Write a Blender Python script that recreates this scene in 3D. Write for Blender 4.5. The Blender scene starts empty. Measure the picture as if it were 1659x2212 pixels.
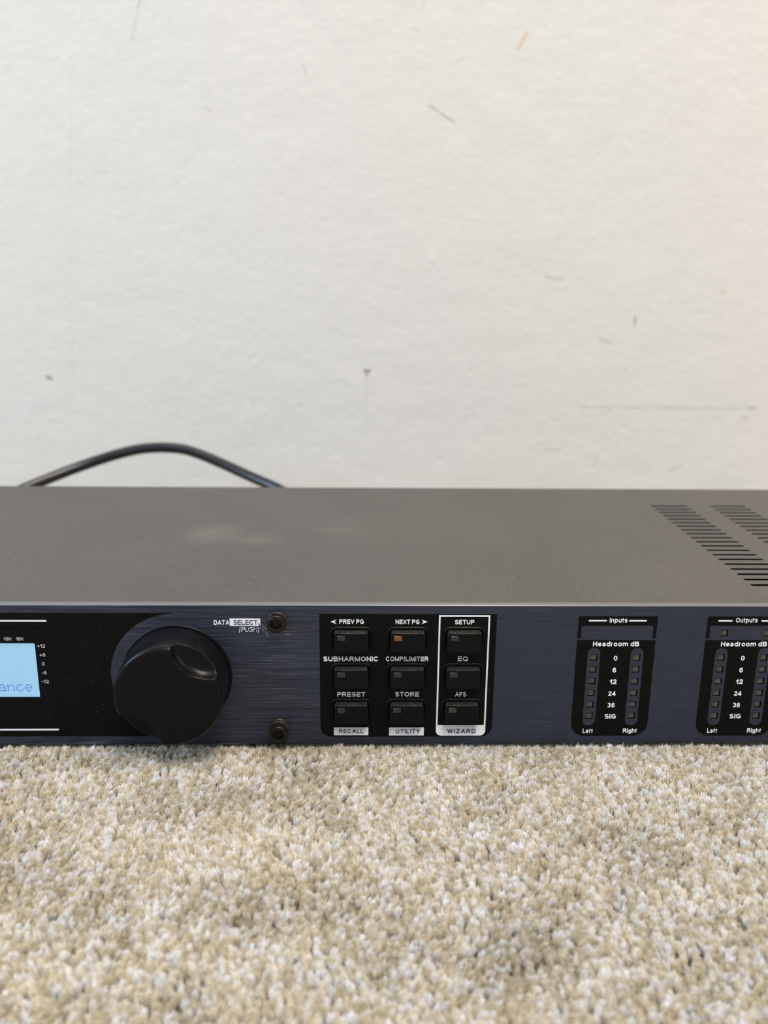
import bpy, bmesh, math, random
import numpy as np
from mathutils import Matrix, Vector, noise as mnoise

S = bpy.context.scene
COL = S.collection
MM = 0.001

# ------------------------------------------------------------------ camera
cam_d = bpy.data.cameras.new('camera')
cam = bpy.data.objects.new('camera', cam_d)
COL.objects.link(cam)
right = Vector((0.99972051, -0.02138893, 0.0100702))
up = Vector((-0.00415617, 0.26031721, 0.9655142))
back = -Vector((0.02327277, 0.96528621, -0.26015556))
m = Matrix((right, up, back)).transposed().to_4x4()
m.translation = Vector((0.0, -0.229065, 0.133074))
cam.matrix_world = m
cam_d.sensor_fit = 'HORIZONTAL'
cam_d.sensor_width = 36.0
cam_d.lens = 36.0 * 1857.4 / 1659.0
cam_d.clip_start = 0.01
cam_d.clip_end = 20.0
cam_d.dof.use_dof = True
cam_d.dof.focus_distance = 0.246
cam_d.dof.aperture_fstop = 17.0
S.camera = cam

# ------------------------------------------------------------------ light
world = bpy.data.worlds.new('room_light')
S.world = world
world.use_nodes = True
bg = world.node_tree.nodes['Background']
bg.inputs[0].default_value = (1.0, 0.985, 0.96, 1)
bg.inputs[1].default_value = 0.36


def area(name, loc, target, size, power, color, size_y=None):
    d = bpy.data.lights.new(name, 'AREA')
    d.shape = 'RECTANGLE'
    d.size = size
    d.size_y = size_y or size
    d.energy = power
    d.color = color
    o = bpy.data.objects.new(name, d)
    COL.objects.link(o)
    o.location = loc
    o.rotation_euler = (Vector(target) - Vector(loc)).to_track_quat('-Z', 'Y').to_euler()
    return o


area('window_light', (-1.5, -0.40, 0.80), (0.0, 0.05, 0.05), 0.6, 21.0, (0.54, 0.75, 1.0), 0.75)
area('overhead_fill', (0.35, -1.1, 2.4), (0.0, 0.1, 0.0), 1.0, 62.0, (1.0, 0.975, 0.94))  # added overhead fill, brightens and evens wall and carpet
area('pendant_light', (0.30, -0.03, 2.1), (0.1, 0.0, 0.0), 0.24, 18.0, (1.0, 0.80, 0.52))
area('warm_lamp', (0.80, 0.00, 0.42), (0.42, 0.3, 0.20), 0.30, 1.35, (1.0, 0.77, 0.50))

S.view_settings.view_transform = 'Standard'
S.view_settings.look = 'None'
S.view_settings.exposure = 0.07
S.view_settings.gamma = 1.0
S.view_settings.use_curve_mapping = False
S.cycles.max_bounces = 7
S.cycles.diffuse_bounces = 4


# ------------------------------------------------------------------ materials
def srgb(r, g, b):
    def f(c):
        c /= 255.0
        return c / 12.92 if c <= 0.04045 else ((c + 0.055) / 1.055) ** 2.4
    return (f(r), f(g), f(b), 1.0)


class NT:
    def __init__(self, name):
        self.m = bpy.data.materials.new(name)
        self.m.use_nodes = True
        self.t = self.m.node_tree
        self.n = self.t.nodes
        self.p = self.n['Principled BSDF']

    def node(self, kind, **kw):
        n = self.n.new(kind)
        for k, v in kw.items():
            setattr(n, k, v)
        return n

    def link(self, a, b):
        self.t.links.new(a, b)

    def set(self, sock, v):
        if hasattr(v, 'is_output') or isinstance(v, bpy.types.NodeSocket):
            self.link(v, sock)
        else:
            sock.default_value = v

    def math(self, op, a, b=0.0, c=None, clamp=False):
        n = self.node('ShaderNodeMath', operation=op, use_clamp=clamp)
        self.set(n.inputs[0], a)
        self.set(n.inputs[1], b)
        if c is not None:
            self.set(n.inputs[2], c)
        return n.outputs[0]

    def coords(self, scale=(1, 1, 1)):
        g = self.node('ShaderNodeNewGeometry')
        mp = self.node('ShaderNodeMapping')
        mp.inputs['Scale'].default_value = scale
        self.link(g.outputs['Position'], mp.inputs['Vector'])
        return mp.outputs[0]

    def noise(self, vec, scale, detail=3.0, rough=0.5, dim='3D'):
        n = self.node('ShaderNodeTexNoise', noise_dimensions=dim)
        self.link(vec, n.inputs['Vector'])
        n.inputs['Scale'].default_value = scale
        n.inputs['Detail'].default_value = detail
        n.inputs['Roughness'].default_value = rough
        return n.outputs['Fac']

    def ramp(self, fac, stops):
        r = self.node('ShaderNodeValToRGB')
        e = r.color_ramp.elements
        while len(e) < len(stops):
            e.new(0.5)
        for i, (p, c) in enumerate(stops):
            e[i].position = p
            e[i].color = c if len(c) == 4 else (*c, 1)
        self.link(fac, r.inputs[0])
        return r.outputs[0]

    def mix(self, f, a, b):
        n = self.node('ShaderNodeMix', data_type='RGBA')
        self.set(n.inputs[0], f)
        self.set(n.inputs[6], a)
        self.set(n.inputs[7], b)
        return n.outputs[2]

    def bump(self, h, strength, dist):
        n = self.node('ShaderNodeBump')
        n.inputs['Strength'].default_value = strength
        n.inputs['Distance'].default_value = dist
        self.link(h, n.inputs['Height'])
        self.link(n.outputs[0], self.p.inputs['Normal'])


def plain(name, col, rough=0.5, metal=0.0, spec=0.5, bump=None, vary=0.0):
    t = NT(name)
    t.p.inputs['Roughness'].default_value = rough
    t.p.inputs['Metallic'].default_value = metal
    t.p.inputs['Specular IOR Level'].default_value = spec
    v = t.coords()
    if vary:
        f = t.noise(v, 900.0, 3)
        dark = tuple(c * (1 - vary) for c in col[:3]) + (1,)
        lite = tuple(min(1, c * (1 + vary)) for c in col[:3]) + (1,)
        t.link(t.mix(f, dark, lite), t.p.inputs['Base Color'])
    else:
        t.p.inputs['Base Color'].default_value = col
    if bump:
        t.bump(t.noise(v, bump[0], 2), bump[1], bump[2])
    return t.m


def dusty(m, amount, lo=0.45):
    # grains of dust lying on the faces that look up
    t = m.node_tree
    p = t.nodes['Principled BSDF']
    g = t.nodes.new('ShaderNodeNewGeometry')
    sx = t.nodes.new('ShaderNodeSeparateXYZ')
    t.links.new(g.outputs['True Normal'], sx.inputs[0])
    n = t.nodes.new('ShaderNodeTexNoise')
    n.inputs['Scale'].default_value = 3800.0
    n.inputs['Detail'].default_value = 3.0
    t.links.new(g.outputs['Position'], n.inputs['Vector'])
    mr = t.nodes.new('ShaderNodeMapRange')
    mr.inputs['From Min'].default_value = lo
    mr.inputs['From Max'].default_value = 0.98
    t.links.new(sx.outputs[2], mr.inputs['Value'])
    mr2 = t.nodes.new('ShaderNodeMapRange')
    mr2.inputs['From Min'].default_value = 0.50
    mr2.inputs['From Max'].default_value = 0.68
    t.links.new(n.outputs['Fac'], mr2.inputs['Value'])
    mu = t.nodes.new('ShaderNodeMath')
    mu.operation = 'MULTIPLY'
    t.links.new(mr.outputs[0], mu.inputs[0])
    t.links.new(mr2.outputs[0], mu.inputs[1])
    m2 = t.nodes.new('ShaderNodeMath')
    m2.operation = 'MULTIPLY'
    m2.inputs[1].default_value = amount
    t.links.new(mu.outputs[0], m2.inputs[0])
    mx = t.nodes.new('ShaderNodeMix')
    mx.data_type = 'RGBA'
    old = p.inputs['Base Color'].links[0].from_socket
    t.links.new(m2.outputs[0], mx.inputs[0])
    t.links.new(old, mx.inputs[6])
    mx.inputs[7].default_value = (0.26, 0.23, 0.18, 1)
    t.links.new(mx.outputs[2], p.inputs['Base Color'])


def mat_wall():
    t = NT('painted_plaster')
    v = t.coords()
    big = t.noise(v, 6.0, 4)
    base = t.mix(big, srgb(209, 207, 204), srgb(214, 212, 209))
    sx = t.node('ShaderNodeSeparateXYZ')
    t.link(v, sx.inputs[0])
    X, Z = sx.outputs[0], sx.outputs[2]
    wob = t.noise(v, 160.0, 3)

    def mark(a, b, w, col, strength, base):
        # distance of the wall point to the segment a-b: a scuff with a soft edge
        ax, az = a
        dx, dz = b[0] - ax, b[1] - az
        L2 = dx * dx + dz * dz
        px = t.math('SUBTRACT', X, ax)
        pz = t.math('SUBTRACT', Z, az)
        h = t.math('DIVIDE', t.math('ADD', t.math('MULTIPLY', px, dx), t.math('MULTIPLY', pz, dz)), L2, clamp=True)
        qx = t.math('SUBTRACT', px, t.math('MULTIPLY', h, dx))
        qz = t.math('SUBTRACT', pz, t.math('MULTIPLY', h, dz))
        d = t.math('SQRT', t.math('ADD', t.math('MULTIPLY', qx, qx), t.math('MULTIPLY', qz, qz)))
        d = t.math('ADD', d, t.math('MULTIPLY', t.math('SUBTRACT', wob, 0.5), w * 1.6))
        f = t.math('SUBTRACT', 1.0, t.math('DIVIDE', d, w), clamp=True)
        f = t.math('MULTIPLY', f, strength)
        return t.mix(f, base, col)

    G, T, W = srgb(150, 146, 134), srgb(196, 158, 118), srgb(240, 238, 234)
    for a, b, w, c, s in [
        ((-0.1236, 0.2796), (-0.1291, 0.2601), 0.0011, G, 0.30),
        ((0.0894, 0.2665), (0.0850, 0.2585), 0.0016, T, 0.60),
        ((0.0360, 0.2290), (0.0501, 0.2205), 0.0011, srgb(150, 142, 110), 0.55),
        ((0.1634, 0.1123), (0.1637, 0.1085), 0.0016, srgb(160, 140, 105), 0.75),
        ((0.1427, 0.1000), (0.1488, 0.0979), 0.0020, G, 0.35),
        ((-0.0007, 0.0796), (0.0033, 0.0796), 0.0013, srgb(110, 106, 98), 0.80),
        ((0.0013, 0.0790), (0.0013, 0.0770), 0.0012, srgb(120, 110, 98), 0.75),
        ((-0.1922, 0.0743), (-0.1900, 0.0735), 0.0016, srgb(110, 106, 100), 0.80),
        ((0.1350, 0.0584), (0.2425, 0.0582), 0.0010, G, 0.38),
        ((0.2385, 0.0586), (0.2438, 0.0588), 0.0012, G, 0.45),
        ((0.0013, 0.0743), (0.0009, 0.0429), 0.0007, G, 0.16),
        ((0.1128, 0.0313), (0.1230, 0.0310), 0.0012, G, 0.30),
        ((0.1448, 0.0216), (0.1470, 0.0237), 0.0009, G, 0.60),
        ((0.1932, 0.0174), (0.1975, 0.0205), 0.0008, G, 0.50),
        ((0.1985, 0.0215), (0.2020, 0.0223), 0.0015, T, 0.28),
        ((-0.1702, 0.1638), (-0.1809, 0.0359), 0.0007, G, 0.12),
        ((-0.1605, 0.2790), (-0.1699, 0.1765), 0.0007, G, 0.10),
        ((-0.0349, 0.2487), (-0.0332, 0.2440), 0.0012, G, 0.30),
        ((0.0255, 0.2682), (0.0286, 0.2669), 0.0014, T, 0.35),
        ((0.1080, 0.1361), (0.1170, 0.1345), 0.0013, G, 0.35),
        ((0.2365, 0.0526), (0.2386, 0.0520), 0.0015, G, 0.40),
        ((0.2146, 0.1291), (0.2160, 0.1269), 0.0013, T, 0.45),
        ((0.0316, 0.2821), (0.0312, 0.2775), 0.0012, G, 0.22),
        ((-0.0900, 0.2254), (-0.0874, 0.2242), 0.0014, G, 0.28),
        ((-0.0687, 0.0639), (-0.0688, 0.0322), 0.0007, G, 0.12),
        ((-0.0390, 0.0600), (-0.0392, 0.0575), 0.0008, G, 0.40),
    ]:
        base = mark(a, b, w, c, s, base)
    t.link(base, t.p.inputs['Base Color'])
    t.p.inputs['Roughness'].default_value = 0.62
    t.p.inputs['Specular IOR Level'].default_value = 0.3
    lump = t.noise(v, 230.0, 4, 0.55)
    slow = t.noise(v, 45.0, 3, 0.5)
    h = t.math('ADD', t.math('MULTIPLY', lump, 0.35), slow)
    t.bump(h, 0.62, 0.0011)
    return t.m


def mat_panel():
    # dark anodised aluminium, brushed along x: brushing in normal and gloss, streak glints put into the colour
    t = NT('brushed_anodised_metal')
    v = t.coords((9.0, 60.0, 900.0))
    g1 = t.noise(v, 3.2, 4, 0.65)
    v2 = t.coords((26.0, 60.0, 1500.0))
    g2 = t.noise(v2, 2.6, 3, 0.6)
    v3 = t.coords((30.0, 1.0, 60.0))
    patch = t.noise(v3, 1.0, 2, 0.5)
    scr = t.math('MULTIPLY', t.math('SUBTRACT', g2, 0.57, clamp=True), 6.0, clamp=True)
    scr = t.math('MULTIPLY', scr, t.math('MULTIPLY', t.math('SUBTRACT', patch, 0.40, clamp=True), 4.0, clamp=True))
    # worn brushing and painted glints: strong from knob to keypad, weak to the right
    px = t.node('ShaderNodeSeparateXYZ')
    t.link(t.coords(), px.inputs[0])
    wear_glint = t.math('MULTIPLY', t.math('SUBTRACT', 0.012, px.outputs[0]), 25.0, clamp=True)
    wear_glint = t.math('ADD', 0.22, t.math('MULTIPLY', wear_glint, 0.78))
    gc = t.math('ADD', t.math('MULTIPLY', t.math('MULTIPLY', t.math('SUBTRACT', g1, 0.5), 2.8), wear_glint), 0.5, clamp=True)
    scr = t.math('MULTIPLY', scr, wear_glint)
    col = t.mix(gc, (0.025, 0.031, 0.053, 1), (0.093, 0.106, 0.160, 1))
    col = t.mix(scr, col, (0.42, 0.42, 0.46, 1))
    t.link(col, t.p.inputs['Base Color'])
    t.p.inputs['Metallic'].default_value = 0.75
    rgh = t.math('ADD', 0.36, t.math('MULTIPLY', g1, 0.16))
    t.link(rgh, t.p.inputs['Roughness'])
    t.bump(t.math('ADD', g1, t.math('MULTIPLY', g2, 0.7)), 0.5, 0.00010)
    return t.m


def mat_lid():
    t = NT('textured_grey_paint')
    v = t.coords()
    grain = t.noise(v, 1500.0, 2, 0.6)
    med = t.noise(v, 800.0, 2, 0.5)
    dust = t.noise(t.coords((1.0, 0.8, 1.0)), 22.0, 5, 0.6)
    base = t.mix(dust, (0.046, 0.042, 0.039, 1), (0.076, 0.070, 0.065, 1))
    # one wiped smudge of pale dust near the middle of the lid
    sx = t.node('ShaderNodeSeparateXYZ')
    t.link(v, sx.inputs[0])
    for (cx, cy, rx, ry, k) in [(-0.055, 0.072, 0.013, 0.016, 0.40), (-0.038, 0.064, 0.012, 0.008, 0.34),
                                (-0.008, 0.076, 0.014, 0.008, 0.22)]:
        dx = t.math('DIVIDE', t.math('SUBTRACT', sx.outputs[0], cx), rx)
        dy = t.math('DIVIDE', t.math('SUBTRACT', sx.outputs[1], cy), ry)
        d = t.math('SQRT', t.math('ADD', t.math('MULTIPLY', dx, dx), t.math('MULTIPLY', dy, dy)))
        f = t.math('MULTIPLY', t.math('SUBTRACT', 1.0, d, clamp=True), k)
        f = t.math('MULTIPLY', f, t.math('ADD', 0.3, t.math('MULTIPLY', dust, 0.9)))
        base = t.mix(f, base, (0.17, 0.16, 0.145, 1))
    spk = t.math('MULTIPLY', t.math('SUBTRACT', t.noise(v, 2100.0, 1, 0.5), 0.70, clamp=True), 9.0, clamp=True)
    base = t.mix(t.math('MULTIPLY', spk, 0.8), base, (0.30, 0.285, 0.26, 1))  # pale specks: sparkle of lit paint grain put into the colour
    t.link(base, t.p.inputs['Base Color'])
    t.p.inputs['Roughness'].default_value = 0.50
    t.p.inputs['Specular IOR Level'].default_value = 0.45
    t.bump(t.math('ADD', t.math('MULTIPLY', grain, 0.6), med), 1.0, 0.0007)
    return t.m


def mat_carpet():
    t = NT('carpet_yarn')
    a = t.node('ShaderNodeAttribute', attribute_type='INSTANCER', attribute_name='tone')
    b = t.node('ShaderNodeAttribute', attribute_type='GEOMETRY', attribute_name='along')
    fb = t.node('ShaderNodeAttribute', attribute_type='GEOMETRY', attribute_name='ftone')
    mixed = t.math('ADD', a.outputs['Fac'], t.math('MULTIPLY', t.math('SUBTRACT', fb.outputs['Fac'], 0.5), 0.55))
    mixed = t.math('PINGPONG', mixed, 1.0)
    r = t.ramp(mixed, [
        (0.00, (0.60, 0.54, 0.44)), (0.16, (0.72, 0.64, 0.47)), (0.30, (0.86, 0.78, 0.59)),
        (0.44, (0.65, 0.61, 0.56)), (0.56, (0.93, 0.84, 0.64)), (0.68, (0.80, 0.77, 0.73)),
        (0.80, (0.93, 0.89, 0.81)), (0.90, (0.86, 0.87, 0.92)), (1.00, (0.95, 0.94, 0.91))])
    r.node.color_ramp.interpolation = 'LINEAR'
    ob = t.node('ShaderNodeMix', data_type='RGBA', blend_type='MULTIPLY')
    ob.inputs[0].default_value = 1.0
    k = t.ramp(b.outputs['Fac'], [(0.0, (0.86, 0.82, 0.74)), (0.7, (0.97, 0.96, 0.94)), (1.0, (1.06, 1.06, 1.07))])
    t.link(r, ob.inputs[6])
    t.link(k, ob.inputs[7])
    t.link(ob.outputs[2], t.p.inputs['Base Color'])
    t.p.inputs['Roughness'].default_value = 0.75
    t.p.inputs['Specular IOR Level'].default_value = 0.25
    t.p.inputs['Sheen Weight'].default_value = 0.15
    tr = t.node('ShaderNodeBsdfTranslucent')
    t.link(ob.outputs[2], tr.inputs[0])
    mx = t.node('ShaderNodeMixShader')
    mx.inputs[0].default_value = 0.36
    t.link(t.p.outputs[0], mx.inputs[1])
    t.link(tr.outputs[0], mx.inputs[2])
    t.link(mx.outputs[0], t.n['Material Output'].inputs[0])
    return t.m


def mat_carpet_base():
    t = NT('carpet_backing')
    v = t.coords()
    f = t.noise(v, 420.0, 3, 0.6)
    t.link(t.ramp(f, [(0.3, (0.22, 0.18, 0.12)), (0.7, (0.48, 0.42, 0.33))]), t.p.inputs['Base Color'])
    t.p.inputs['Roughness'].default_value = 0.95
    t.bump(t.noise(v, 380.0, 3, 0.6), 0.8, 0.002)
    return t.m


def mat_screen():
    t = NT('backlit_screen')
    v = t.coords()
    f = t.noise(v, 60.0, 2, 0.5)
    c = t.mix(f, srgb(140, 190, 222), srgb(158, 202, 230))
    t.p.inputs['Base Color'].default_value = (0.05, 0.07, 0.09, 1)
    t.link(c, t.p.inputs['Emission Color'])
    t.p.inputs['Emission Strength'].default_value = 0.93
    t.p.inputs['Roughness'].default_value = 0.3
    return t.m


M = dict(
    wall=mat_wall(), panel=mat_panel(), lid=mat_lid(), yarn=mat_carpet(), backing=mat_carpet_base(), lcd=mat_screen(),
    edge=plain('bare_panel_edge', (0.16, 0.16, 0.165, 1), 0.42, 0.35, bump=(1200, 0.3, 0.00005), vary=0.12),
    black=plain('gloss_black_print', (0.0035, 0.0035, 0.0037, 1), 0.38, 0, 0.13, bump=(700, 0.05, 0.00005)),
    lens=plain('smoked_lens', (0.005, 0.005, 0.006, 1), 0.12, 0, 0.12),
    white=plain('white_print', (0.84, 0.86, 0.92, 1), 0.55, 0, 0.3),
    grey_print=plain('grey_print', (0.50, 0.50, 0.53, 1), 0.55, 0, 0.3),
    navy=plain('navy_print', (0.010, 0.014, 0.040, 1), 0.5, 0, 0.3),
    knob=plain('satin_black_plastic', (0.0030, 0.0032, 0.0042, 1), 0.30, 0, 0.20, bump=(2600, 0.06, 0.00004), vary=0.2),
    button=plain('matt_black_rubber', (0.0042, 0.0042, 0.0050, 1), 0.40, 0, 0.16, bump=(2200, 0.5, 0.00012), vary=0.3),
    smoke=plain('grey_indicator', (0.030, 0.030, 0.032, 1), 0.4, 0, 0.4),
    amber=plain('amber_indicator', (0.20, 0.072, 0.022, 1), 0.4, 0, 0.4),
    green=plain('green_indicator', (0.028, 0.050, 0.022, 1), 0.4, 0, 0.4),
    led=plain('clear_led', (0.085, 0.073, 0.065, 1), 0.25, 0, 0.5, bump=(900, 0.8, 0.0003), vary=0.3),
    dark=plain('dark_parts_and_shade', (0.0015, 0.0015, 0.0015, 1), 0.9, 0, 0.05),  # near-black inner parts, also shade painted on slot and opening walls
    chassis=plain('black_sheet_steel', (0.006, 0.006, 0.006, 1), 0.7, 0, 0.2),
    screw=plain('blackened_steel', (0.030, 0.027, 0.024, 1), 0.36, 0.8, 0.5, bump=(1500, 0.5, 0.0001), vary=0.4),
    rust=plain('tarnished_steel', (0.060, 0.050, 0.038, 1), 0.45, 0.7, 0.5, bump=(1600, 0.8, 0.0002), vary=0.6),
    cable=plain('black_pvc', (0.012, 0.013, 0.018, 1), 0.30, 0, 0.5),
    pixel=plain('blue_lcd_pixel', (0.16, 0.24, 0.78, 1), 0.5),
    dust=plain('dust', (0.52, 0.49, 0.43, 1), 0.9),
    scratch=plain('bare_scratch', (0.42, 0.40, 0.38, 1), 0.4, 0.4),
)


dusty(M['button'], 0.42, 0.7)
dusty(M['knob'], 0.02, 0.2)

# ------------------------------------------------------------------ helpers
def new_obj(name, mesh, mat=None, parent=None, loc=(0, 0, 0)):
    o = bpy.data.objects.new(name, mesh)
    COL.objects.link(o)
    o.location = loc
    if mat is not None and len(mesh.materials) == 0:
        mesh.materials.append(mat)
    if parent is not None:
        o.parent = parent
    return o


def mesh_from(bm, name, smooth=False):
    me = bpy.data.meshes.new(name)
    bm.to_mesh(me)
    bm.free()
    if smooth:
        for p in me.polygons:
            p.use_smooth = True
    return me


def curve_mesh(loops, y0, y1, res=1, offset=0.0, plane='XZ'):
    """Flat shape with holes (loops in mm) extruded from y0 to y1 (mm)."""
    cu = bpy.data.curves.new('outline', 'CURVE')
    cu.dimensions = '2D'
    cu.fill_mode = 'BOTH'
    cu.extrude = abs(y1 - y0) / 2 * MM
    for lp in loops:
        sp = cu.splines.new('POLY')
        sp.points.add(len(lp) - 1)
        for p, (x, z) in zip(sp.points, lp):
            p.co = (x * MM, z * MM, 0, 1)
        sp.use_cyclic_u = True
    ob = bpy.data.objects.new('outline', cu)
    me = bpy.data.meshes.new_from_object(ob)
    bpy.data.objects.remove(ob)
    bpy.data.curves.remove(cu)
    mid = (y0 + y1) / 2 * MM
    if plane == 'XZ':
        mt = Matrix(((1, 0, 0, 0), (0, 0, -1, mid), (0, 1, 0, 0), (0, 0, 0, 1)))
    else:
        mt = Matrix(((1, 0, 0, 0), (0, 1, 0, 0), (0, 0, 1, mid), (0, 0, 0, 1)))
    me.transform(mt)
    me.materials.clear()
    bm = bmesh.new()
    bm.from_mesh(me)
    bmesh.ops.remove_doubles(bm, verts=bm.verts, dist=1e-7)
    bmesh.ops.recalc_face_normals(bm, faces=bm.faces)
    bm.to_mesh(me)
    bm.free()
    return me


def rrect(x0, x1, z0, z1, r, seg=6, corners=(1, 1, 1, 1)):
    """Rounded rectangle, corners = (bl, br, tr, tl)."""
    pts = []
    for i, (cx, cz, a0) in enumerate(((x0 + r, z0 + r, 180), (x1 - r, z0 + r, 270), (x1 - r, z1 - r, 0), (x0 + r, z1 - r, 90))):
        if corners[i] and r > 0:
            for k in range(seg + 1):
                a = math.radians(a0 + 90 * k / seg)
                pts.append((cx + r * math.cos(a), cz + r * math.sin(a)))
        else:
            pts.append(((x0, z0), (x1, z0), (x1, z1), (x0, z1))[i])
    return pts


def rect(x0, x1, z0, z1):
    return [(x0, z0), (x1, z0), (x1, z1), (x0, z1)]


def circ(cx, cz, r, n=48):
    return [(cx + r * math.cos(2 * math.pi * k / n), cz + r * math.sin(2 * math.pi * k / n)) for k in range(n)]


def slot_loop(cx, z0, z1, r, n=12):
    pts = []
    for k in range(n + 1):
        a = math.pi * k / n
        pts.append((cx + r * math.cos(a), z1 - r + r * math.sin(a)))
    for k in range(n + 1):
        a = math.pi + math.pi * k / n
        pts.append((cx + r * math.cos(a), z0 + r + r * math.sin(a)))
    return pts


# sans serif letters drawn as strokes on a unit cap height: (width, strokes); u,v run 0..1 inside the stroke box
def _arc(cx, cy, rx, ry, a0, a1, n=14):
    return [(cx + rx * math.cos(math.radians(a0 + (a1 - a0) * k / n)), cy + ry * math.sin(math.radians(a0 + (a1 - a0) * k / n))) for k in range(n + 1)]


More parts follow.
